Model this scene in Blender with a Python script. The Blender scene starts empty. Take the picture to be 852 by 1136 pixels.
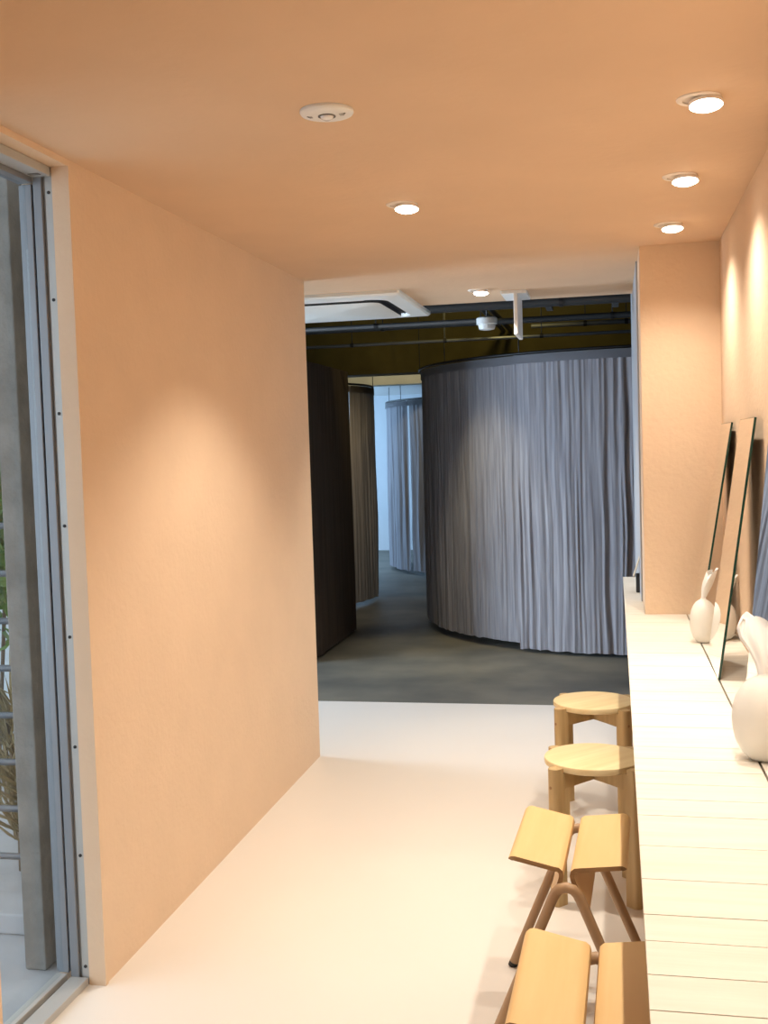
import bpy, bmesh, math, random
from mathutils import Vector, Matrix
random.seed(7)
SC = bpy.context.scene
COL = SC.collection
PI = math.pi

# ------------------------------------------------------------------ camera
f_px = 1216.0
yv = Vector((256, -78, f_px)).normalized()                 # depth direction in camera space (x right, y down, z forward)
dv = Vector((651, 21100, f_px)); dv = (dv - yv * dv.dot(yv)).normalized()
zv = -dv
xv = dv.cross(yv)
if xv.x < 0: xv = -xv
RW = Matrix((xv, yv, zv))                                   # world = RW @ cam
CAM_H = 1.44
right = RW @ Vector((1, 0, 0)); up = RW @ Vector((0, -1, 0)); back = RW @ Vector((0, 0, -1))
cd = bpy.data.cameras.new('camera'); cam = bpy.data.objects.new('camera', cd); COL.objects.link(cam)
M = Matrix.Identity(4)
for i in range(3):
    M[i][0] = right[i]; M[i][1] = up[i]; M[i][2] = back[i]
M[2][3] = CAM_H
cam.matrix_world = M
cd.sensor_fit = 'VERTICAL'; cd.sensor_height = 36; cd.sensor_width = 27
cd.lens = f_px / 1136 * 36
cd.clip_start = 0.02; cd.clip_end = 200
SC.camera = cam

# ------------------------------------------------------------------ world, large lights, exposure
W = bpy.data.worlds.new('world'); SC.world = W; W.use_nodes = True
bg = W.node_tree.nodes['Background']
bg.inputs[0].default_value = (0.78, 0.89, 1.0, 1); bg.inputs[1].default_value = 2.6
SC.view_settings.view_transform = 'Standard'; SC.view_settings.look = 'None'
SC.view_settings.gamma = 1; SC.view_settings.use_curve_mapping = False
SC.view_settings.exposure = 0.12

def area(name, loc, target, sx, sy, power, color, spread=PI):
    l = bpy.data.lights.new(name, 'AREA'); l.shape = 'RECTANGLE'; l.size = sx; l.size_y = sy
    l.energy = power; l.color = color; l.spread = spread
    o = bpy.data.objects.new(name, l); COL.objects.link(o); o.location = loc
    o.rotation_euler = (Vector(target) - Vector(loc)).to_track_quat('-Z', 'Y').to_euler()
    return o
def spot(name, loc, target, power, color, size, blend, radius=0.03):
    l = bpy.data.lights.new(name, 'SPOT'); l.energy = power; l.color = color
    l.spot_size = math.radians(size); l.spot_blend = blend; l.shadow_soft_size = radius
    o = bpy.data.objects.new(name, l); COL.objects.link(o); o.location = loc
    o.rotation_euler = (Vector(target) - Vector(loc)).to_track_quat('-Z', 'Y').to_euler()
    return o
WARM = (1.0, 0.91, 0.775)
COOL = (0.62, 0.80, 1.0)
# daylight through the dark room's side window and the far window
area('daylight_side_window', (-4.85, 5.9, 1.05), (-0.2, 7.4, 0.5), 1.7, 1.7, 125, COOL, math.radians(110))
area('daylight_far_window', (-4.8, 13.3, 1.3), (-2.4, 13.6, 0.6), 1.6, 2.2, 120, (0.42, 0.68, 1.0))
area('fill_behind_camera', (-0.4, -1.85, 1.2), (-0.4, 3.0, 1.2), 1.6, 1.8, 3, (0.85, 0.92, 1.0))  # weak cool fill added behind the camera, no window there
spot('warm_spot', (-1.25, 7.32, 2.62), (-0.95, 7.5, 0.0), 100, (1.0, 0.86, 0.54), 56, 0.9, 0.03)
spot('warm_spot', (-1.85, 8.70, 2.08), (-2.35, 9.7, 0.75), 40, (1.0, 0.88, 0.66), 100, 1.0, 0.03)
spot('warm_spot', (-2.3, 10.5, 2.6), (-2.6, 13.5, 1.9), 30, (1.0, 0.93, 0.75), 150, 1.0, 0.05)  # added lamp without a fixture, brightens the pale beam and nearby curtain tops
spot('beam_spot', (-0.8, 7.6, 2.62), (-1.5, 9.5, 2.3), 24, (1.0, 0.80, 0.28), 140, 0.9, 0.05)

# ------------------------------------------------------------------ helpers
def mat(name, color, rough=0.6, metal=0.0, var=0.0, vscale=8.0, vstretch=(1, 1, 1), bump=0.0, bscale=60.0, bstretch=(1, 1, 1),
        color2=None, spec=0.5, emit=None, estr=0.0, transl=0.0, coord='Object'):
    m = bpy.data.materials.new(name); m.use_nodes = True
    nt = m.node_tree; N = nt.nodes; L = nt.links
    b = N['Principled BSDF']
    b.inputs['Base Color'].default_value = (*color, 1); b.inputs['Roughness'].default_value = rough
    b.inputs['Metallic'].default_value = metal; b.inputs['Specular IOR Level'].default_value = spec
    if emit:
        b.inputs['Emission Color'].default_value = (*emit, 1); b.inputs['Emission Strength'].default_value = estr
    def noise(scale, stretch, detail=4):
        tc = N.new('ShaderNodeTexCoord'); mp = N.new('ShaderNodeMapping'); nz = N.new('ShaderNodeTexNoise')
        mp.inputs['Scale'].default_value = stretch; nz.inputs['Scale'].default_value = scale; nz.inputs['Detail'].default_value = detail
        L.new(tc.outputs[coord], mp.inputs['Vector']); L.new(mp.outputs['Vector'], nz.inputs['Vector'])
        return nz
    if var > 0 or color2:
        nz = noise(vscale, vstretch)
        cr = N.new('ShaderNodeValToRGB')
        c2 = color2 if color2 else tuple(max(0, c * (1 - var)) for c in color)
        cr.color_ramp.elements[0].position = 0.32; cr.color_ramp.elements[1].position = 0.68
        cr.color_ramp.elements[0].color = (*c2, 1); cr.color_ramp.elements[1].color = (*color, 1)
        L.new(nz.outputs['Fac'], cr.inputs['Fac']); L.new(cr.outputs['Color'], b.inputs['Base Color'])
        src = cr.outputs['Color']
    if bump > 0:
        nb = noise(bscale, bstretch, 5)
        bp = N.new('ShaderNodeBump'); bp.inputs['Strength'].default_value = bump; bp.inputs['Distance'].default_value = 0.01
        L.new(nb.outputs['Fac'], bp.inputs['Height']); L.new(bp.outputs['Normal'], b.inputs['Normal'])
    if transl > 0:
        tr = N.new('ShaderNodeBsdfTranslucent'); tr.inputs['Color'].default_value = (*color, 1)
        mx = N.new('ShaderNodeMixShader'); mx.inputs[0].default_value = transl
        out = N['Material Output']
        L.new(b.outputs[0], mx.inputs[1]); L.new(tr.outputs[0], mx.inputs[2]); L.new(mx.outputs[0], out.inputs[0])
    return m

def link(name, bm, m, parent=None, smooth=None, mats=None):
    bmesh.ops.recalc_face_normals(bm, faces=bm.faces[:])
    me = bpy.data.meshes.new(name); bm.to_mesh(me); bm.free()
    if smooth is not None:
        for p in me.polygons: p.use_smooth = True
        if smooth < 180:
            me.set_sharp_from_angle(angle=math.radians(smooth))
    for mm in (mats or [m]): me.materials.append(mm)
    o = bpy.data.objects.new(name, me); COL.objects.link(o)
    if parent: o.parent = parent
    return o
def tag(o, label, cat, group=None, kind=None):
    o['label'] = label; o['category'] = cat
    if group: o['group'] = group
    if kind: o['kind'] = kind
    return o
def thing(name, label, cat, loc=(0, 0, 0), rotz=0.0, group=None):
    o = bpy.data.objects.new(name, None); COL.objects.link(o); o.empty_display_size = 0.1
    o.location = loc; o.rotation_euler = (0, 0, rotz)
    return tag(o, label, cat, group)
def struct(name, bm, m, parent=None, smooth=None):
    o = link(name, bm, m, parent, smooth)
    o['kind'] = 'structure'
    return o
def dup(root, loc, rotz, label, group=None):
    r = root.copy(); COL.objects.link(r); r.location = loc; r.rotation_euler = (root.rotation_euler.x, root.rotation_euler.y, rotz)
    r['label'] = label
    if group: r['group'] = group
    for ch in list(root.children):
        c = ch.copy(); COL.objects.link(c); c.parent = r
        for g in list(ch.children):
            d = g.copy(); COL.objects.link(d); d.parent = c
    return r

def box(bm, x0, x1, y0, y1, z0, z1, bev=0.0, seg=2, mi=0):
    r = bmesh.ops.create_cube(bm, size=1.0)
    vs = r['verts']
    for v in vs:
        v.co = Vector(((x0 + x1) / 2 + v.co.x * (x1 - x0), (y0 + y1) / 2 + v.co.y * (y1 - y0), (z0 + z1) / 2 + v.co.z * (z1 - z0)))
    if bev > 0:
        es = list({e for v in vs for e in v.link_edges})
        bmesh.ops.bevel(bm, geom=es, offset=bev, segments=seg, affect='EDGES', profile=0.5)
    return bm
def B(*a, **k):
    return box(bmesh.new(), *a, **k)
def tube(bm, pts, r, segs=10, caps=True, radii=None):
    pts = [Vector(p) for p in pts]; n = len(pts); rings = []
    t0 = (pts[1] - pts[0]).normalized()
    ref = Vector((0, 0, 1)) if abs(t0.z) < 0.9 else Vector((1, 0, 0))
    nrm = t0.cross(ref).normalized()
    for i, p in enumerate(pts):
        t = (pts[min(i + 1, n - 1)] - pts[max(i - 1, 0)]).normalized()
        nrm = (nrm - t * nrm.dot(t)).normalized(); bn = t.cross(nrm)
        rr = radii[i] if radii else r
        rings.append([bm.verts.new(p + (nrm * math.cos(2 * PI * k / segs) + bn * math.sin(2 * PI * k / segs)) * rr) for k in range(segs)])
    for a, b in zip(rings, rings[1:]):
        for k in range(segs):
            bm.faces.new((a[k], a[(k + 1) % segs], b[(k + 1) % segs], b[k]))
    if caps:
        bm.faces.new(rings[0][::-1]); bm.faces.new(rings[-1])
    return bm
def lathe(bm, prof, cx=0, cy=0, segs=32, cap0=True, cap1=True, fn=None):
    rings = []
    for i, (r, z) in enumerate(prof):
        ring = []
        for k in range(segs):
            a = 2 * PI * k / segs
            rr = r * (fn(a, z) if fn else 1)
            ring.append(bm.verts.new((cx + rr * math.cos(a), cy + rr * math.sin(a), z)))
        rings.append(ring)
    for a, b in zip(rings, rings[1:]):
        for k in range(segs):
            bm.faces.new((a[k], a[(k + 1) % segs], b[(k + 1) % segs], b[k]))
    if cap0: bm.faces.new(rings[0][::-1])
    if cap1: bm.faces.new(rings[-1])
    return bm
def prism(bm, poly, axis, a0, a1):
    """extrude a 2-D polygon along an axis ('x' -> poly in (y,z), 'y' -> (x,z), 'z' -> (x,y))"""
    def P(u, v, w):
        return {'x': (w, u, v), 'y': (u, w, v), 'z': (u, v, w)}[axis]
    A = [bm.verts.new(P(u, v, a0)) for u, v in poly]; Bv = [bm.verts.new(P(u, v, a1)) for u, v in poly]
    n = len(poly)
    for i in range(n):
        bm.faces.new((A[i], A[(i + 1) % n], Bv[(i + 1) % n], Bv[i]))
    bm.faces.new(A[::-1]); bm.faces.new(Bv)
    return bm

# ------------------------------------------------------------------ materials
PEACH = (0.80, 0.60, 0.425)
m_peach = mat('peach_plaster', PEACH, 0.85, var=0.035, vscale=5, bump=0.22, bscale=45, spec=0.2)
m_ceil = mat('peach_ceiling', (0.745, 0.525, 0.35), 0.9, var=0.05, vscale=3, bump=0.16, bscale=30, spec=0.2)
m_floor = mat('cream_floor', (0.83, 0.775, 0.71), 0.42, var=0.03, vscale=1.2, spec=0.4)
m_conc = mat('worn_concrete', (0.19, 0.175, 0.14), 0.55, vscale=2.2, color2=(0.10, 0.097, 0.085), bump=0.12, bscale=14, spec=0.45)
m_slab = mat('dark_slab', (0.03, 0.03, 0.026), 0.9, var=0.4, vscale=2)
m_darkwall = mat('dark_wall', (0.05, 0.047, 0.04), 0.9, var=0.3, vscale=2)
m_olive = mat('olive_beam', (0.16, 0.125, 0.032), 0.85, var=0.35, vscale=3)
m_palebeam = mat('pale_beam', (0.45, 0.41, 0.28), 0.85, var=0.2, vscale=3)
m_white = mat('white_paint', (0.80, 0.80, 0.78), 0.6)
m_palegrey = mat('pale_grey_side', (0.40, 0.41, 0.43), 0.6)
m_farwall = mat('far_white_wall', (0.70, 0.73, 0.76), 0.8)
m_alu = mat('grey_aluminium', (0.27, 0.285, 0.31), 0.42, metal=0.25, var=0.06, vscale=4, spec=0.4)
m_ashgrey = mat('grey_frame_lip', (0.30, 0.30, 0.29), 0.6)  # plain grey for the lip strip in the jamb groove
m_alu_light = mat('light_aluminium', (0.48, 0.48, 0.465), 0.45, metal=0.2)
m_gasket = mat('black_gasket', (0.03, 0.032, 0.035), 0.7)
m_glass = bpy.data.materials.new('clear_glass'); m_glass.use_nodes = True
_n = m_glass.node_tree.nodes; _l = m_glass.node_tree.links
_n.remove(_n['Principled BSDF'])
_t = _n.new('ShaderNodeBsdfTransparent'); _t.inputs[0].default_value = (0.93, 0.96, 0.97, 1)
_g = _n.new('ShaderNodeBsdfGlossy'); _g.inputs['Roughness'].default_value = 0.02
_mx = _n.new('ShaderNodeMixShader'); _mx.inputs[0].default_value = 0.05
_l.new(_t.outputs[0], _mx.inputs[1]); _l.new(_g.outputs[0], _mx.inputs[2])
_l.new(_mx.outputs[0], _n['Material Output'].inputs[0])
m_cstone = mat('rough_concrete', (0.26, 0.245, 0.225), 0.9, var=0.3, vscale=14, bump=0.4, bscale=50)
m_balc = mat('balcony_concrete', (0.42, 0.43, 0.45), 0.85, var=0.15, vscale=6)
m_steel = mat('painted_steel', (0.10, 0.11, 0.125), 0.45, metal=0.4)
m_leaf = mat('green_leaf', (0.10, 0.22, 0.045), 0.5, vscale=6, color2=(0.22, 0.33, 0.10), transl=0.35)
m_dry = mat('dry_grass', (0.34, 0.27, 0.13), 0.8, var=0.4, vscale=9, transl=0.2)
m_stem = mat('shrub_stem', (0.14, 0.10, 0.06), 0.8)
m_render = mat('pale_render', (0.55, 0.60, 0.64), 0.85, var=0.08, vscale=3)
m_board = mat('whitewashed_board', (0.84, 0.80, 0.715), 0.5, vscale=3.2, vstretch=(1.2, 14, 14), color2=(0.78, 0.73, 0.64), bump=0.05, bscale=6, bstretch=(1, 20, 20), spec=0.3)
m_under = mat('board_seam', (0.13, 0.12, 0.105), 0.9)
m_ply = mat('honey_plywood', (0.83, 0.56, 0.265), 0.42, vscale=2.4, vstretch=(14, 1.2, 14), color2=(0.79, 0.51, 0.225), spec=0.35)
m_plyedge = mat('plywood_edge', (0.42, 0.23, 0.095), 0.6, var=0.4, vscale=12, vstretch=(1, 1, 12))
m_bent = mat('bentwood', (0.46, 0.29, 0.155), 0.45, vscale=3, vstretch=(10, 10, 1), color2=(0.38, 0.225, 0.115))
m_rubber = mat('black_rubber', (0.02, 0.02, 0.02), 0.7)
m_ash = mat('pale_ash', (0.84, 0.69, 0.41), 0.45, vscale=2.2, vstretch=(1, 14, 14), color2=(0.77, 0.59, 0.32), spec=0.35)
m_ashleg = mat('ash_leg', (0.58, 0.41, 0.20), 0.5, vscale=3, vstretch=(16, 16, 1), color2=(0.47, 0.32, 0.145))
m_mirror = mat('mirror_silver', (0.92, 0.92, 0.91), 0.015, metal=1.0)
m_gedge = mat('green_glass_edge', (0.012, 0.05, 0.036), 0.15)
m_mback = mat('mirror_back', (0.025, 0.018, 0.015), 0.7)
m_ceramic = mat('matt_white_ceramic', (0.80, 0.775, 0.72), 0.55, var=0.05, vscale=14, bump=0.10, bscale=30)
m_ceramic_w = mat('white_bisque', (0.86, 0.855, 0.84), 0.6, bump=0.08, bscale=22)
m_fab = mat('pinstripe_grey_fabric', (0.40, 0.385, 0.41), 0.85, vscale=9, vstretch=(8, 8, 0.3), color2=(0.25, 0.24, 0.265), bump=0.25, bscale=10, bstretch=(9, 9, 0.5), transl=0.12, spec=0.2)
m_fab2 = mat('pale_grey_fabric', (0.42, 0.41, 0.44), 0.85, vscale=9, vstretch=(9, 9, 0.35), color2=(0.27, 0.27, 0.31), transl=0.15, spec=0.2)
m_fabbrown = mat('taupe_fabric', (0.30, 0.255, 0.21), 0.85, vscale=9, vstretch=(9, 9, 0.35), color2=(0.20, 0.165, 0.135), transl=0.12, spec=0.2)
m_fabdark = mat('dark_brown_fabric', (0.085, 0.062, 0.045), 0.9, vscale=5, vstretch=(7, 7, 0.3), color2=(0.055, 0.04, 0.03), spec=0.2)
m_tape = mat('curtain_tape', (0.30, 0.30, 0.33), 0.8)
m_black = mat('black_metal', (0.02, 0.02, 0.021), 0.5, metal=0.3)
m_pipe = mat('galvanised_pipe', (0.13, 0.135, 0.14), 0.5, metal=0.4, var=0.15, vscale=5)
m_pipedark = mat('dark_pipe', (0.04, 0.042, 0.044), 0.6, metal=0.3)
m_plastic = mat('white_plastic', (0.82, 0.82, 0.80), 0.4)
m_acpl = mat('ac_white_plastic', (0.84, 0.84, 0.80), 0.45)
m_lamp = mat('lit_lamp_face', (0.9, 0.9, 0.9), 0.4, emit=(1.0, 0.93, 0.82), estr=14.0)
m_trimring = mat('cream_downlight_trim', (0.92, 0.82, 0.72), 0.5)
m_ink = mat('grey_ink', (0.16, 0.15, 0.14), 0.7)
m_lens = mat('clear_lens', (0.9, 0.9, 0.9), 0.08, metal=0.2)
m_card = mat('kraft_card', (0.55, 0.46, 0.33), 0.8)

# ------------------------------------------------------------------ setting : pink room
CZ = 2.222                       # pink ceiling height
WX = -1.389                      # left wall face
RX = 0.42                        # right wall face
YE = 6.03                        # end of the pink finish
bm = bmesh.new(); prism(bm, [(WX - 0.14, -2.1), (0.60, -2.1), (0.60, YE), (-5.0, YE), (-5.0, 4.925), (WX - 0.14, 4.925)], 'z', -0.12, 0.0)
struct('floor', bm, m_floor)
struct('floor_back', B(-5.0, 3.2, YE, 15.2, -0.12, 0.0), m_conc)
bm = bmesh.new(); prism(bm, [(WX - 0.14, -2.1), (0.60, -2.1), (0.60, YE), (-5.0, YE), (-5.0, 4.925), (WX - 0.14, 4.925)], 'z', CZ, CZ + 0.07)
struct('ceiling', bm, m_ceil)
struct('wall_right', B(RX, 0.60, -2.1, 5.951, 0, CZ), m_peach)
struct('wall_end', B(0.11, RX, 4.585, 5.95, 0, CZ), m_peach)
struct('wall_left', B(WX - 0.14, WX, 2.70, 4.925, 0, CZ), m_peach)
struct('wall_left_near', B(WX - 0.14, WX, -2.1, 2.19, 0, CZ), m_peach)
struct('wall_left_header', B(WX - 0.14, WX, 2.19, 2.70, 2.205, CZ), m_peach)
struct('wall_rear', B(WX - 0.14, 0.6, -2.2, -2.1, -0.1, CZ + 0.1), m_peach)
struct('trim_1', B(WX - 0.045, WX + 0.004, 2.685, 2.70, 0, 2.205), m_peach)       # jamb board at the door opening
# dark room shell
struct('ceiling_back', B(-5.2, 3.3, 4.8, 15.3, 2.85, 2.95), m_slab)
struct('wall_back', B(-5.2, 3.3, 15.2, 15.3, 0, 2.85), m_farwall)
struct('wall_right_back', B(3.2, 3.3, 5.95, 15.2, 0, 2.85), m_darkwall)
struct('wall_left_back', B(-5.1, -5.0, 4.9, 15.2, 0, 2.85), m_farwall)
struct('wall_side', B(-5.1, WX - 0.141, 4.82, 4.925, -0.1, 2.85), m_render)
struct('wall_side_upper', B(WX - 0.141, 3.3, 4.8, 4.9, CZ + 0.07, 2.85), m_darkwall)
struct('wall_side_right', B(0.601, 3.3, 5.85, 5.95, 0, 2.85), m_darkwall)
struct('trim_4', B(0.103, 0.1095, 4.95, 5.95, 0, 2.22), m_palegrey)      # pale grey panel on the column's inner side
struct('wall_inner', B(0.103, 0.60, 5.952, 6.45, 0, 2.85), m_palegrey)
struct('trim_2', B(-5.0, 3.2, 9.5, 9.8, 2.10, 2.85), m_olive)          # olive downstand beam
struct('trim_3', B(-5.0, 3.2, 11.5, 11.75, 2.12, 2.85), m_palebeam)    # paler beam beyond it
struct('ceiling_far', B(-5.0, 3.2, 11.75, 15.2, 2.19, 2.26), m_white)

# ------------------------------------------------------------------ sliding glass door in the left wall
win = bpy.data.objects.new('window_1', None); COL.objects.link(win); win['kind'] = 'structure'
def wp(name, bm, m, smooth=None):
    return link(name, bm, m, win, smooth)
wp('flange', B(WX - 0.066, WX - 0.0455, 2.688, 2.699, 0, 2.19), m_alu_light)
bm = bmesh.new()
for z in (0.05, 0.36, 0.66, 0.96, 1.26, 1.56, 1.86, 2.14):
    s = link('screw', lathe(bmesh.new(), [(0.0045, 0), (0.0045, 0.002), (0.002, 0.003)], segs=12), m_gasket, win)
    s.rotation_euler = (PI / 2, 0, 0); s.location = (WX - 0.056, 2.688, z)
bm.free()
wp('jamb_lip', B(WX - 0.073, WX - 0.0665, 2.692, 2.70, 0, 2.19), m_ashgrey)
wp('jamb_frame', B(WX - 0.098, WX - 0.0735, 2.682, 2.70, 0.0, 2.19, bev=0.002), m_alu)
wp('jamb_gasket', B(WX - 0.104, WX - 0.0985, 2.694, 2.70, 0.03, 2.17), m_gasket)
wp('sash_stile', B(WX - 0.134, WX - 0.1045, 2.684, 2.705, 0.03, 2.165, bev=0.002), m_alu)
wp('sash_bead', B(WX - 0.144, WX - 0.1345, 2.690, 2.705, 0.03, 2.165, bev=0.002), m_alu)
bm = B(WX - 0.098, WX - 0.046, 2.19, 2.682, 0.001, 0.022, bev=0.002)
wp('sill_track', bm, m_alu_light)
wp('sill_groove', B(WX - 0.108, WX - 0.0985, 2.19, 2.69, 0.001, 0.012), m_gasket)
wp('sill_rail', B(WX - 0.140, WX - 0.1085, 2.19, 2.683, 0.001, 0.029, bev=0.002), m_alu_light)
wp('head_track', B(WX - 0.098, WX - 0.046, 2.19, 2.682, 2.180, 2.2045, bev=0.002), m_alu_light)
wp('head_rail', B(WX - 0.140, WX - 0.0985, 2.19, 2.683, 2.166, 2.2045, bev=0.002), m_alu)
wp('glass_pane', B(WX - 0.126, WX - 0.120, 2.19, 2.683, 0.0295, 2.1655), m_glass)
wp('sticker', B(WX - 0.088, WX - 0.058, 2.64, 2.655, 2.1785, 2.18), m_ink)

# outside the door
struct('sky_block_outside', B(-2.75, WX - 0.141, -2.1, 4.81, 2.45, 2.55), m_balc)  # unseen soffit added to keep sky light off the jamb and post
struct('floor_outside', B(-5.0, WX - 0.141, -2.1, 4.82, -0.1, -0.005), m_balc)
tag(link('concrete_post', B(-1.665, -1.600, 2.75, 2.92, -0.004, 2.449, bev=0.004), m_cstone), 'rough grey concrete post standing right outside the glass door', 'post')
tag(link('concrete_curb', B(-3.4, -1.76, 2.95, 3.12, -0.004, 0.06, bev=0.006), m_balc), 'pale concrete curb on the balcony below the railing bars', 'curb')
rl = thing('balcony_railing', 'dark steel railing of thin horizontal bars outside the glass door', 'railing', (-2.5, 3.2, 0))
for z in (0.14, 0.30, 0.455, 0.61, 0.765, 0.92, 1.075, 1.23):
    link('bar', tube(bmesh.new(), [(-1.0, 0, z), (0.92, 0, z)], 0.011, 10), m_steel, rl, 40)
for x in (-0.98, -0.1, 0.9):
    link('post', B(x - 0.015, x + 0.015, -0.015, 0.015, -0.004, 1.25, bev=0.003), m_steel, rl)
def leaf(bm, p, d, n, L, w):
    s = d.cross(n).normalized() * w
    a = bm.verts.new(p); b = bm.verts.new(p + d * L * 0.45 + s + n * 0.01); c = bm.verts.new(p + d * L); e = bm.verts.new(p + d * L * 0.45 - s + n * 0.01)
    bm.faces.new((a, b, c)); bm.faces.new((a, c, e))
def rv():
    return Vector((random.uniform(-1, 1), random.uniform(-1, 1), random.uniform(-1, 1))).normalized()
def shrub(name, label, loc, h, rad, n, m, L, w, z0, upright=0.0):
    t = thing(name, label, 'shrub', loc, 0, 'plants beyond the balcony railing')
    bs = bmesh.new()
    for k in range(6):
        a = 2 * PI * k / 6
        e = Vector((math.cos(a) * rad * 0.6, math.sin(a) * rad * 0.6, h * 0.85))
        tube(bs, [(0.03 * math.cos(a), 0.03 * math.sin(a), -0.005), e * 0.5 + Vector((0, 0, 0.05)), e], 0.008, 6)
    link('stem', bs, m_stem, t, 40)
    bf = bmesh.new()
    for k in range(n):
        q = rv() * random.random() ** 0.4
        p = Vector((q.x * rad, q.y * rad, z0 + (q.z * 0.5 + 0.5) * (h - z0)))
        d = (rv() + Vector((0, 0, upright))).normalized(); leaf(bf, p, d, rv(), L * random.uniform(0.6, 1.2), w)
    link('foliage', bf, m, t)
shrub('garden_shrub', 'tall green leafy shrub beyond the railing bars outside', (-2.25, 3.75, 0), 1.75, 0.30, 900, m_leaf, 0.10, 0.022, 0.75)
shrub('garden_shrub', 'pale green shrub behind the taller one outside the door', (-2.75, 4.35, 0), 2.0, 0.38, 800, m_leaf, 0.11, 0.024, 0.5)
shrub('dry_grass', 'dry straw-coloured grass tuft low behind the balcony railing', (-2.06, 3.46, 0), 0.62, 0.09, 400, m_dry, 0.24, 0.006, 0.03, 1.2)

# ------------------------------------------------------------------ counter
CT = 0.73
cn = thing('counter', 'long narrow whitewashed plank counter along the right wall', 'counter', (0.03, 1.0, 0))
def groove_x(y): return 0.2815 + (3.92 - y) * 0.0107
ys = [-0.6, -0.48, -0.34, -0.22, -0.1, 0.02, 0.14, 0.25, 0.37, 0.49, 0.6, 0.72, 0.84, 0.95, 1.06, 1.16, 1.27, 1.367, 1.462, 1.563, 1.652, 1.79, 1.94, 2.101, 2.199, 2.299, 2.389, 2.485, 2.582, 2.765, 2.90, 3.048, 3.159, 3.32, 3.52, 3.74, 3.967, 4.17, 4.37, 4.585]
bm = bmesh.new()
def quadplank(bm, x0a, x1a, x0b, x1b, y0, y1, z0, z1):
    vs = [bm.verts.new(c) for c in ((x0a, y0, z0), (x1a, y0, z0), (x1b, y1, z0), (x0b, y1, z0), (x0a, y0, z1), (x1a, y0, z1), (x1b, y1, z1), (x0b, y1, z1))]
    for f in ((3, 2, 1, 0), (4, 5, 6, 7), (0, 1, 5, 4), (1, 2, 6, 5), (2, 3, 7, 6), (3, 0, 4, 7)):
        bm.faces.new([vs[i] for i in f])
for i, (a, b) in enumerate(zip(ys, ys[1:])):
    g = 0.0007 + 0.0005 * ((i * 7) % 3)
    a2, b2 = a + g, b - g
    quadplank(bm, 0.0, groove_x(a2) - 0.0028 - 0.03, 0.0, groove_x(b2) - 0.0028 - 0.03, a2 - 1, b2 - 1, CT - 0.022, CT)
    quadplank(bm, groove_x(a2) + 0.0028 - 0.03, RX - 0.031, groove_x(b2) + 0.0028 - 0.03, RX - 0.031, a2 - 1, b2 - 1, CT - 0.022, CT)
yl = [4.585, 4.80, 5.02, 5.22, 5.44, 5.66, 5.86]
for a, b in zip(yl, yl[1:]):
    box(bm, 0.0, 0.079, a + 0.0008 - 1, b - 0.0008 - 1, CT - 0.022, CT)
link('board_top', bm, m_board, cn)
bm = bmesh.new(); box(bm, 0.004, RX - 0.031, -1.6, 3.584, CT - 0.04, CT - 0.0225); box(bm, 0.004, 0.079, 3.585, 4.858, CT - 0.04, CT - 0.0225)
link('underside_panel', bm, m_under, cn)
for y in (-0.3, 1.2, 2.6, 3.5):
    b_ = bmesh.new(); prism(b_, [(RX - 0.031, CT - 0.041), (0.16, CT - 0.041), (0.16, CT - 0.07), (RX - 0.031, CT - 0.30)], 'y', y - 0.015, y + 0.015)
    link('bracket', b_, m_black, cn)

# ------------------------------------------------------------------ butterfly stools
def arc(cx, cz, r, a0, a1, n):
    return [(cx + r * math.cos(math.radians(a0 + (a1 - a0) * k / n)), cz + r * math.sin(math.radians(a0 + (a1 - a0) * k / n))) for k in range(n + 1)]
def seat_half(sign, ztip):
    # mid-line of the bent plywood from the flange foot up, round the inner bend and out to the lip
    line = [(0.046, 0.330), (0.036, 0.355), (0.0262, 0.380), (0.0175, 0.402)]
    line += [(0.0140, 0.413), (0.0125, 0.422), (0.0145, 0.4305), (0.0205, 0.4355), (0.029, 0.4365)]
    x0, z0 = line[-1]
    for k in range(1, 9):
        line.append((x0 + (0.122 - x0) * k / 8, z0 + (ztip - z0) * k / 8))
    line += [(0.1275, ztip - 0.0006), (0.132, ztip - 0.0035), (0.1345, ztip - 0.009)]
    th = 0.0055
    n = len(line); top = []; bot = []
    for i in range(n):
        a = Vector(line[max(0, i - 1)]); b = Vector(line[min(n - 1, i + 1)]); t = (b - a).normalized(); nn = Vector((-t.y, t.x))
        p = Vector(line[i]); top.append(p + nn * th); bot.append(p - nn * th)
    half = []
    for i in range(n):
        h = 0.187
        if i < 4: h = 0.187 - 0.012 * (3 - i)
        if i >= n - 4:
            d = [0.0, 0.0025, 0.007, 0.014][i - (n - 4)]; h -= d
        half.append(h)
    bm = bmesh.new(); rows = []
    NY = 10
    for i in range(n):
        rt = []; rb = []
        for k in range(NY + 1):
            y = -half[i] + 2 * half[i] * k / NY
            rt.append(bm.verts.new((sign * top[i].x, y, top[i].y))); rb.append(bm.verts.new((sign * bot[i].x, y, bot[i].y)))
        rows.append((rt, rb))
    edge = []
    for i in range(n - 1):
        for k in range(NY):
            bm.faces.new((rows[i][0][k], rows[i][0][k + 1], rows[i + 1][0][k + 1], rows[i + 1][0][k]))
            bm.faces.new((rows[i][1][k], rows[i + 1][1][k], rows[i + 1][1][k + 1], rows[i][1][k + 1]))
        for k in (0, NY):
            edge.append(bm.faces.new((rows[i][0][k], rows[i][1][k], rows[i + 1][1][k], rows[i + 1][0][k])))
    for i in (0, n - 1):
        for k in range(NY):
            edge.append(bm.faces.new((rows[i][0][k], rows[i][0][k + 1], rows[i][1][k + 1], rows[i][1][k])))
    for e in edge: e.material_index = 1
    return bm
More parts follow.
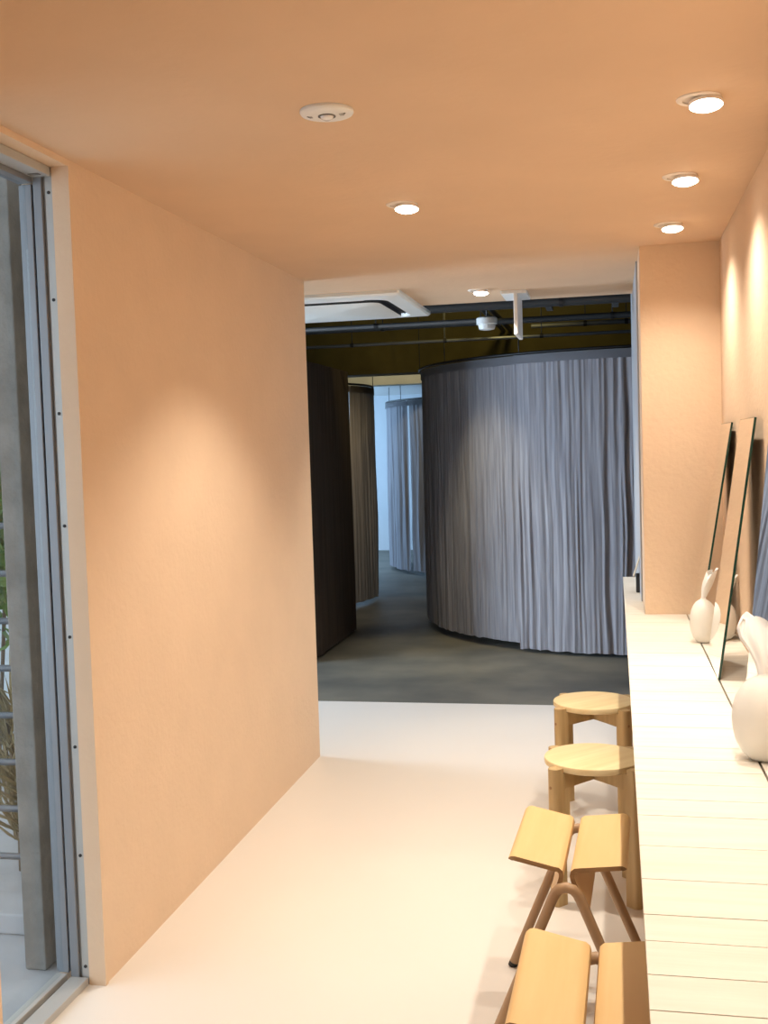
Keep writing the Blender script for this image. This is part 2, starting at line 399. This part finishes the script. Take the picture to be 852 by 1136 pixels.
def butterfly(loc, rz, label):
    t = thing('butterfly_stool', label, 'stool', loc, rz, 'plywood butterfly stools')
    link('seat_wing', seat_half(1, 0.4475), None, t, 35, [m_ply, m_plyedge])
    link('seat_wing', seat_half(-1, 0.4565), None, t, 35, [m_ply, m_plyedge])
    for s in (-1, 1):
        pts = []
        def U(x, z): 
            return (x, s * (0.2035 + (0.40 - z) * 0.015), z)
        L = [(-0.183 + 0.150 * k / 8, 0.012 + (0.372 - 0.012) * k / 8) for k in range(9)]
        ap = [(-0.0255, 0.3865), (-0.016, 0.3965), (0, 0.401), (0.016, 0.3965), (0.0255, 0.3865)]
        for x, z in L: pts.append(U(x, z))
        for x, z in ap: pts.append(U(x, z))
        for x, z in reversed(L): pts.append(U(-x, z))
        fr = link('leg_frame', tube(bmesh.new(), pts, 0.0125, 14), m_bent, t, 60)
        for q in (-1, 1):
            a = Vector(U(q * 0.183, 0.012)); b = Vector(U(q * 0.188, 0.0))
            link('foot_cap', tube(bmesh.new(), [b, a], 0.0128, 14), m_rubber, fr, 40)
    return t
bs1 = butterfly((-0.123, 2.745, 0), math.radians(-2.0), 'honey plywood butterfly stool next to the round stools, splayed legs in view')
dup(bs1, (-0.060, 1.990, 0), math.radians(-1.0), 'honey plywood butterfly stool nearest the camera, cut by the picture edge')

# ------------------------------------------------------------------ round stools
def round_stool(loc, rz, label):
    t = thing('round_stool', label, 'stool', loc, rz, 'pale ash round stools')
    r = 0.155
    link('seat', lathe(bmesh.new(), [(r - 0.006, 0.418), (r - 0.001, 0.421), (r, 0.426), (r, 0.435), (r - 0.0015, 0.4385), (r - 0.005, 0.44)], segs=64), m_ash, t, 35)
    for k in range(4):
        bm = bmesh.new()
        # half-round post: a D-shaped section, notched to take the seat rim
        def D(z0, z1, rin, rout, hw=0.019):
            rc = rout - hw * 0.8
            poly = [(rin, -hw)] + [(rc + hw * 0.8 * math.cos(a), hw * math.sin(a)) for a in [(-90 + 18 * j) * PI / 180 for j in range(11)]] + [(rin, hw)]
            prism(bm, poly, 'z', z0, z1)
        D(0.0, 0.4175, 0.146, 0.192); D(0.4175, 0.433, 0.1555, 0.192)
        lg = link('leg', bm, m_ashleg, t, 40)
        d = link('dowel', lathe(bmesh.new(), [(0.005, 0), (0.005, 0.001)], segs=14), m_plyedge, lg)
        d.location = (0.1915, 0, 0.375); d.rotation_euler = (0, PI / 2, 0)
        lg.rotation_euler = (0, 0, k * PI / 2)
    for k in range(2):
        bm = bmesh.new(); hw = 0.0125
        lo = 0.3985 if k == 0 else 0.3985
        poly = [(-0.1455, 0.417), (-0.1455, 0.364), (-0.08, 0.367), (0, 0.369), (0.08, 0.367), (0.1455, 0.364), (0.1455, 0.417)]
        prism(bm, poly, 'y', -hw, hw)
        o = link('cross_rail', bm, m_ashleg, t); o.rotation_euler = (0, 0, k * PI / 2)
    return t
rs1 = round_stool((-0.086, 3.512, 0), math.radians(48), 'pale round wooden stool just behind the butterfly stool')
dup(rs1, (-0.099, 4.285, 0), math.radians(43), 'pale round wooden stool farthest from the camera, by the concrete floor')

# ------------------------------------------------------------------ mirrors
def mirror(label, y0, y1, xb, xt, h, yaw=0.0):
    lean = math.asin((xt - xb) / h)
    t = thing('leaning_mirror', label, 'mirror', (xb, (y0 + y1) / 2, CT + 0.0005), 0, 'frameless mirrors leaning along the counter')
    t.rotation_euler = (0, lean, math.radians(yaw))
    w = (y1 - y0) / 2; e = 0.002
    link('mirror_face', B(-0.0072, -0.0045, -w + e, w - e, e, h - e), m_mirror, t)
    bm = bmesh.new()
    box(bm, -0.007, 0.0, -w, -w + e, 0, h); box(bm, -0.007, 0.0, w - e, w, 0, h)
    box(bm, -0.007, 0.0, -w + e, w - e, 0, e); box(bm, -0.007, 0.0, -w + e, w - e, h - e, h)
    link('glass_edge', bm, m_gedge, t)
    link('back_panel', B(-0.0044, 0.0, -w + e, w - e, e, h - e), m_mback, t)
    return t
mirror('narrow leaning mirror farthest along the counter, next to the column', 4.06, 4.44, 0.285, 0.411, 0.775)
mirror('leaning mirror behind the small vase, middle of three, reflecting the peach column', 3.325, 3.69, 0.292, 0.402, 0.775)
mirror('leaning mirror nearest the camera, reflecting the blue-grey curtain', 2.605, 2.985, 0.334, 0.410, 0.775, 2.2)

# ------------------------------------------------------------------ vases
def vase(label, loc, rz, s, sz=1.0):
    t = thing('bulb_vase', label, 'vase', loc, rz, 'white bulb vases on the counter'); t.scale = (s, s, s * sz)
    prof = [(0.020, 0.0), (0.027, 0.002), (0.041, 0.014), (0.0515, 0.034), (0.0570, 0.058), (0.0580, 0.078), (0.0560, 0.098), (0.0505, 0.117), (0.0415, 0.133), (0.030, 0.145), (0.0190, 0.1515), (0.0125, 0.1545), (0.0105, 0.159)]
    def wob(a, z): return 1 + 0.012 * math.sin(3 * a + z * 30)
    link('body', lathe(bmesh.new(), prof, segs=48, fn=wob), m_ceramic, t, 60)
    # folded, petal-like top: thin across, wide along, leaning to one side
    bm = bmesh.new(); rings = []; S = 36; K = 16
    for i in range(K + 1):
        q = i / K
        cx = 0.036 * q ** 1.2; z = 0.156 + 0.100 * q
        a = 0.0095 + 0.010 * math.sin(PI * min(1, q * 1.1) * 0.75) - 0.004 * q
        tb = [(0, 0.0105), (0.2, 0.013), (0.45, 0.022), (0.7, 0.035), (0.88, 0.036), (1.0, 0.025)]
        for (qa, ba), (qb, bb) in zip(tb, tb[1:]):
            if qa <= q <= qb: b = ba + (bb - ba) * (q - qa) / (qb - qa)
        ring = []
        for k in range(S):
            th = 2 * PI * k / S
            fold = 1 + 0.5 * q * math.sin(7 * th + 1.2)
            sw = 0.017 * q * math.sin(2.2 * math.sin(th) + 0.5)
            dz = (0.020 * math.cos(1.9 * math.sin(th) - 0.5) - 0.012 + 0.006 * math.sin(4 * th)) * max(0, q - 0.35)
            ring.append(bm.verts.new((cx + a * fold * math.cos(th) + sw, b * math.sin(th), z + dz)))
        rings.append(ring)
    inner = []
    for i in (K, K - 3, K - 6):
        c = Vector((0, 0, 0))
        for v in rings[i]: c += v.co
        c /= S
        inner.append([bm.verts.new(c + (v.co - c) * 0.80 - Vector((0, 0, 0.002))) for v in rings[i]])
    allr = rings + inner
    for a_, b_ in zip(allr, allr[1:]):
        for k in range(S): bm.faces.new((a_[k], a_[(k + 1) % S], b_[(k + 1) % S], b_[k]))
    bm.faces.new(allr[-1])
    link('folded_neck', bm, m_ceramic_w, t, 70)
    return t
va = vase('white bulb vase in full light between two leaning mirrors, nearer the column', (0.292, 3.945, CT), 0.15, 0.82, 1.2)
vc = vase('smallest bulb vase, standing in shade behind the middle mirror', (0.370, 4.01, CT), 0.15, 0.72, 1.2)
vb = vase('larger white bulb vase at the right picture edge, in front of the mirror', (0.312, 2.505, CT), PI / 2 + 0.25, 1.2)

# small card stand on the ledge behind the column
ks = thing('card_stand', 'small pale card tilted against the column side at the counter end', 'card', (0.0, 5.28, CT))
bm = bmesh.new(); prism(bm, [(0.074, 0.075), (0.077, 0.075), (0.1065, 0.168), (0.1035, 0.168)], 'y', -0.06, 0.05)
link('card', bm, m_card, ks)
link('stand', B(0.086, 0.106, -0.04, 0.03, 0.0, 0.085, bev=0.003), m_pipedark, ks)

# ------------------------------------------------------------------ ceiling lamps
def downlight(label, loc, rz, group):
    t = thing('downlight', label, 'ceiling light', loc, rz, group)
    # fixed ring in the ceiling
    link('trim_ring', lathe(bmesh.new(), [(0.036, -0.001), (0.037, -0.0045), (0.047, -0.0045), (0.0505, -0.002), (0.051, 0.0)], segs=48, cap0=False, cap1=False), m_trimring, t, 40)
    link('recess', lathe(bmesh.new(), [(0.0, -0.0005), (0.037, -0.0005), (0.037, -0.001)], segs=32, cap0=False, cap1=False), m_trimring, t)
    h = link('lamp_head', lathe(bmesh.new(), [(0.034, 0.0), (0.0385, -0.003), (0.0385, -0.009), (0.0375, -0.011)], segs=40, cap1=False), m_trimring, t, 40)
    h.location = (0.016, 0, -0.0075); h.rotation_euler = (math.radians(-8), 0, 0)
    link('lamp_face', lathe(bmesh.new(), [(0.0, -0.0205), (0.015, -0.0195), (0.028, -0.016), (0.0375, -0.011)], segs=40, cap0=False, cap1=False), m_lamp, h, 80)
    return t
dl = downlight('lit downlight nearest the camera in the row by the right wall', (0.203, 2.67, CZ), 0, 'lit adjustable downlights')
for x, y, lb in ((0.203, 3.425, 'lit downlight in the right-hand row, second from the camera'),
                 (0.203, 4.167, 'lit downlight in the right-hand row, farthest, just before the column'),
                 (-0.655, 3.51, 'lit downlight alone mid-ceiling, beyond the round emergency light'),
                 (-0.660, 5.549, 'lit downlight at the far ceiling edge near the hanging exit sign')):
    dup(dl, (x, y, CZ), 0, lb, 'lit adjustable downlights')
PR, PL = 38, 78
for y in (1.16, 1.915, 2.67, 3.425, 4.167):
    spot('downlight_beam', (0.205, y, CZ - 0.03), (0.22, y, 0), PR, WARM, 136, 1.0, 0.016)
for y in (3.51, 5.549):
    spot('downlight_beam', (-0.638, y, CZ - 0.03), (-0.72, y, 0), PL, WARM, 110, 0.6, 0.018)

el = thing('emergency_light', 'round white unlit emergency light set in the pink ceiling', 'emergency light', (-0.636, 2.50, CZ))
link('cover_disc', lathe(bmesh.new(), [(0.062, 0), (0.0625, -0.004), (0.060, -0.008), (0.04, -0.0115), (0.0, -0.013)], segs=56, cap1=False), m_plastic, el, 50)
link('lens', lathe(bmesh.new(), [(0.016, -0.0115), (0.014, -0.018), (0.008, -0.021), (0.0, -0.022)], segs=28, cap0=False, cap1=False), m_lens, el, 60)
bm = lathe(bmesh.new(), [(0.0165, -0.0122), (0.0165, -0.0142), (0.0205, -0.0136), (0.0205, -0.0116)], segs=28, cap0=False, cap1=False)
link('lens_ring', bm, m_ink, el, 40)
for k in range(3):
    link('printed_mark', B(0.030, 0.046 - 0.003 * k, -0.008 + k * 0.006, -0.006 + k * 0.006, -0.0121, -0.0105), m_ink, el)
    link('printed_mark', B(-0.046 + 0.002 * k, -0.034, -0.006 + k * 0.005, -0.0042 + k * 0.005, -0.0121, -0.0105), m_ink, el)

ex = thing('exit_sign', 'white exit sign panel hanging edge-on from the far ceiling edge', 'sign', (-0.478, 5.76, CZ))
link('ceiling_plate', B(-0.075, 0.055, -0.14, 0.14, -0.018, 0.0, bev=0.003), m_plastic, ex)
link('sign_panel', B(-0.010, 0.010, -0.15, 0.15, -0.225, -0.018, bev=0.003), m_plastic, ex)

# ceiling cassette air conditioner
ac = thing('air_conditioner', 'white ceiling cassette air conditioner at the end of the left wall', 'air conditioner', (-1.50, 5.83, CZ))
bm = bmesh.new()
def rrect(hx, hy, r, z, n=6):
    P = []
    for cx, cy, a0 in ((hx - r, hy - r, 0), (-hx + r, hy - r, 90), (-hx + r, -hy + r, 180), (hx - r, -hy + r, 270)):
        for k in range(n + 1):
            a = math.radians(a0 + 90 * k / n); P.append((cx + r * math.cos(a), cy + r * math.sin(a), z))
    return P
def loft(bm, rings, closed_last=True, closed_first=False):
    R = [[bm.verts.new(p) for p in r] for r in rings]
    for a, b in zip(R, R[1:]):
        n = len(a)
        for k in range(n): bm.faces.new((a[k], a[(k + 1) % n], b[(k + 1) % n], b[k]))
    if closed_last: bm.faces.new(R[-1])
    if closed_first: bm.faces.new(R[0][::-1])
    return bm
loft(bm, [rrect(0.475, 0.475, 0.012, 0.0), rrect(0.475, 0.475, 0.012, -0.016), rrect(0.465, 0.465, 0.012, -0.026), rrect(0.385, 0.385, 0.09, -0.032), rrect(0.380, 0.380, 0.09, -0.012)], closed_last=False, closed_first=True)
link('panel_frame', bm, m_acpl, ac, 35)
link('air_slot', loft(bmesh.new(), [rrect(0.384, 0.384, 0.09, -0.013), rrect(0.338, 0.338, 0.06, -0.0135), rrect(0.337, 0.337, 0.06, -0.038)]), m_gasket, ac)
bm = loft(bmesh.new(), [rrect(0.338, 0.338, 0.06, -0.0382), rrect(0.325, 0.325, 0.055, -0.045), rrect(0.0, 0.0, 0.0, -0.047)], closed_last=False)
link('intake_grille', bm, m_acpl, ac, 35)
bm = bmesh.new()
link('louver', prism(bmesh.new(), [(0.351, -0.020), (0.368, -0.029), (0.366, -0.031), (0.349, -0.022)], 'y', -0.27, 0.27), m_gasket, ac)
link('louver', prism(bmesh.new(), [(-0.351, -0.020), (-0.368, -0.029), (-0.366, -0.031), (-0.349, -0.022)], 'x', -0.27, 0.27), m_acpl, ac)

# ------------------------------------------------------------------ curtains in the dark room
def curtain_mesh(path, z0, z1, amp, pitch, seed, rows=16, flare=0.5):
    """pleated cloth hung along a ground path: list of (x, y) points; pleats run across the path normal"""
    rnd = random.Random(seed)
    # resample
    pts = [Vector(p) for p in path]; d = [0]
    for a, b in zip(pts, pts[1:]): d.append(d[-1] + (b - a).length)
    Ltot = d[-1]; step = pitch / 7; n = int(Ltot / step); out = []; j = 0
    for i in range(n + 1):
        s = Ltot * i / n
        while j < len(d) - 2 and d[j + 1] < s: j += 1
        u = (s - d[j]) / max(1e-6, d[j + 1] - d[j]); p = pts[j].lerp(pts[j + 1], u)
        t = (pts[j + 1] - pts[j]).normalized(); out.append((s, p, Vector((t.y, -t.x))))
    tabs = {}
    def vn(key, x, q=0.0):                       # smooth 2-D value noise
        T = tabs.setdefault(key, {})
        def g(i, k):
            if (i, k) not in T: T[(i, k)] = rnd.uniform(-1, 1)
            return T[(i, k)]
        i = math.floor(x); fx = x - i; fx = fx * fx * (3 - 2 * fx)
        k = math.floor(q); fq = q - k; fq = fq * fq * (3 - 2 * fq)
        a = g(i, k) * (1 - fx) + g(i + 1, k) * fx; b = g(i, k + 1) * (1 - fx) + g(i + 1, k + 1) * fx
        return a * (1 - fq) + b * fq
    bm = bmesh.new(); grid = []
    for r in range(rows + 1):
        q = r / rows                             # 0 top, 1 hem
        row = []
        for s, p, nn in out:
            sw = s + 0.35 * pitch * vn('w', s / (pitch * 2.2), q * 5) * min(1, q * 4)
            env = 0.45 + 0.55 * min(1, q * 2.5)
            off = amp * env * (1.0 * vn('a', sw / (pitch * 0.45), q * 1.6) + 0.9 * vn('b', sw / (pitch * 0.95), q * 1.3)
                               + flare * (1.3 * vn('c', sw / (pitch * 2.6), q * 1.0) + 1.1 * q * vn('d', s / (pitch * 5), q)))
            z = z1 + (z0 - z1) * q + (0.006 * vn('h', s / 0.05) if r == rows else 0)
            row.append(bm.verts.new((p.x + nn.x * off, p.y + nn.y * off, z)))
        grid.append(row)
    for a, b in zip(grid, grid[1:]):
        for k in range(len(a) - 1): bm.faces.new((a[k], a[k + 1], b[k + 1], b[k]))
    return bm
def circ(cx, cy, r, a0, a1, n=60):
    return [(cx + r * math.cos(math.radians(a0 + (a1 - a0) * k / n)), cy + r * math.sin(math.radians(a0 + (a1 - a0) * k / n))) for k in range(n + 1)]
def strip(path, z0, z1, off=0.0):
    bm = bmesh.new(); A = []; Bv = []
    pts = [Vector(p) for p in path]
    for i, p in enumerate(pts):
        t = (pts[min(i + 1, len(pts) - 1)] - pts[max(i - 1, 0)]).normalized(); nn = Vector((t.y, -t.x)) * off
        A.append(bm.verts.new((p.x + nn.x, p.y + nn.y, z0))); Bv.append(bm.verts.new((p.x + nn.x, p.y + nn.y, z1)))
    for i in range(len(A) - 1): bm.faces.new((A[i], A[i + 1], Bv[i + 1], Bv[i]))
    bmesh.ops.solidify(bm, geom=bm.faces[:], thickness=0.003)
    return bm
def curtain(name, label, path, z0, z1, m, amp, pitch, seed, tape=True, rows=16):
    t = thing(name, label, 'curtain', (0, 0, 0), 0, 'curtains around the fitting booths')
    link('cloth', curtain_mesh(path, z0, z1, amp, pitch, seed, rows), m, t, 180)
    if tape: link('header_tape', strip(path, z1 - 0.055, z1 + 0.004, 0.011), m_tape if m is not m_fabbrown else m, t, 40)
    return t
def rail(label, path, z, z2, hangers):
    t = thing('curtain_rail', label, 'curtain rail', (0, 0, 0), 0, 'ceiling-hung curtain rails')
    link('track', tube(bmesh.new(), [(x, y, z) for x, y in path], 0.010, 8), m_black, t, 50)
    for i in hangers:
        x, y = path[i]; link('hanger_rod', tube(bmesh.new(), [(x, y, z + 0.008), (x, y, z2)], 0.004, 6), m_black, t, 50)
BC = (0.12, 9.10)
curtain('booth_curtain', 'large blue-grey curtain panel right of the opening slit', circ(*BC, 1.70, 242.5, 318), 0.025, 2.045, m_fab, 0.0085, 0.036, 3, rows=26)
curtain('booth_curtain', 'large grey-brown curtain panel left of the opening slit', circ(*BC, 1.665, 168, 243.5), 0.055, 2.045, m_fab, 0.0075, 0.032, 5, rows=26)
rail('curved black rail above the large grey curtain in front', circ(*BC, 1.685, 165, 322), 2.062, 2.85, (8, 20, 30, 42, 54))
curtain('booth_curtain', 'narrow taupe curtain panel right behind the dark booth at the left', circ(-3.38, 10.20, 1.12, 250, 335.6), 0.03, 2.02, m_fabbrown, 0.012, 0.05, 9)
curtain('booth_curtain', 'narrow taupe curtain panel beside the bright blue-lit wall strip', circ(-3.38, 10.20, 1.12, 336.4, 400), 0.03, 2.02, m_fabbrown, 0.012, 0.05, 19)
rail('curved rail above the narrow taupe curtain', circ(-3.38, 10.20, 1.12, 250, 400), 2.038, 2.85, (10, 30, 48))
curtain('booth_curtain', 'farthest pale curtain panel, left of its thin bright slit', circ(-1.20, 13.2, 1.5, 165, 224.2), 0.05, 1.97, m_fab2, 0.014, 0.07, 11)
curtain('booth_curtain', 'farthest pale curtain panel, right of its thin bright slit', circ(-1.20, 13.2, 1.5, 225.0, 300), 0.05, 1.97, m_fab2, 0.014, 0.07, 12)
rail('curved rail above the farthest pale curtain', circ(-1.20, 13.2, 1.5, 165, 300), 1.985, 2.19, (6, 24, 44))
dp = [(-4.6, 7.05), (-2.25, 7.05), (-2.12, 7.08), (-2.04, 7.2), (-2.03, 7.6), (-2.03, 8.1), (-2.04, 8.42), (-2.14, 8.52), (-2.4, 8.55), (-4.6, 8.55)]
curtain('booth_curtain', 'very dark brown flat curtain booth right behind the peach wall end', dp, 0.015, 2.05, m_fabdark, 0.004, 0.14, 13, tape=False, rows=8)

# ------------------------------------------------------------------ services under the dark ceiling
def pipe(label, pts, r, m, hang=()):
    t = thing('service_pipe', label, 'pipe', (0, 0, 0), 0, 'pipes and conduits under the dark ceiling')
    link('tube', tube(bmesh.new(), pts, r, 10), m, t, 50)
    for p in hang:
        link('hanger_rod', tube(bmesh.new(), [(p[0], p[1], p[2] + r), (p[0], p[1], 2.85)], 0.004, 6), m_black, t, 50)
        link('clamp', tube(bmesh.new(), [(p[0] - 0.012, p[1], p[2]), (p[0] + 0.012, p[1], p[2])], r + 0.004, 10), m_black, t, 50)
pipe('thin dark pipe lowest in front of the olive beam', [(-4.5, 8.0, 2.215), (2.9, 8.0, 2.215)], 0.012, m_pipe, [(-1.9, 8.0, 2.215), (-1.2, 8.0, 2.215), (-0.5, 8.0, 2.215)])
pipe('dark pipe above the lowest pipe under the ceiling', [(-4.5, 7.7, 2.30), (2.9, 7.7, 2.30)], 0.022, m_pipedark, [(-1.6, 7.7, 2.30), (-0.9, 7.7, 2.30), (0.0, 7.7, 2.30)])
pipe('grey conduit feeding the white detector', [(-2.6, 7.0, 2.235), (-0.85, 7.0, 2.235)], 0.014, m_pipe, [(-1.5, 7.0, 2.235)])
pipe('thick grey pipe right under the pink ceiling edge', [(-4.5, 6.75, 2.30), (2.9, 6.75, 2.30)], 0.035, m_pipedark, [(-1.2, 6.75, 2.30), (-0.3, 6.75, 2.30)])
pipe('grey conduit running into the room beside the exit sign, left one', [(-0.915, 6.2, 2.42), (-0.915, 9.49, 2.42)], 0.018, m_pipe)
pipe('grey conduit running into the room beside the exit sign, right one', [(-0.855, 6.2, 2.42), (-0.855, 9.49, 2.42)], 0.02, m_pipe)
pipe('pale pipe above the right end of the large curtain', [(-0.60, 8.4, 2.33), (2.9, 8.4, 2.33)], 0.018, m_pipe, [(-0.2, 8.4, 2.33), (0.1, 8.4, 2.33)])
ct = thing('cable_tray', 'wide grey cable tray above the large curtain, right of the exit sign', 'cable tray', (0, 0, 0))
link('tray_base', B(-0.62, 2.9, 7.0, 7.3, 2.335, 2.343), m_pipe, ct)
for y in (7.0, 7.292): link('tray_side', B(-0.62, 2.9, y, y + 0.008, 2.343, 2.39), m_pipe, ct)
for x in (-0.4, 0.02):
    link('hanger_rod', tube(bmesh.new(), [(x, 6.99, 2.33), (x, 6.99, 2.85)], 0.006, 8), m_pipe, ct, 40)
    link('hanger_rod', tube(bmesh.new(), [(x, 7.31, 2.33), (x, 7.31, 2.85)], 0.006, 8), m_pipe, ct, 40)
    link('hanger_bar', B(x - 0.02, x + 0.02, 6.96, 7.34, 2.31, 2.33), m_pipe, ct)
sd = thing('smoke_detector', 'round white smoke detector hanging among the ceiling pipes', 'smoke detector', (-0.78, 7.0, 2.172))
link('body', lathe(bmesh.new(), [(0.030, 0.0), (0.048, 0.004), (0.054, 0.02), (0.054, 0.034), (0.066, 0.036), (0.066, 0.072), (0.06, 0.078)], segs=36), m_plastic, sd, 35)
link('mount_rod', tube(bmesh.new(), [(0, 0, 0.076), (0, 0, 0.678)], 0.006, 8), m_pipe, sd, 40)
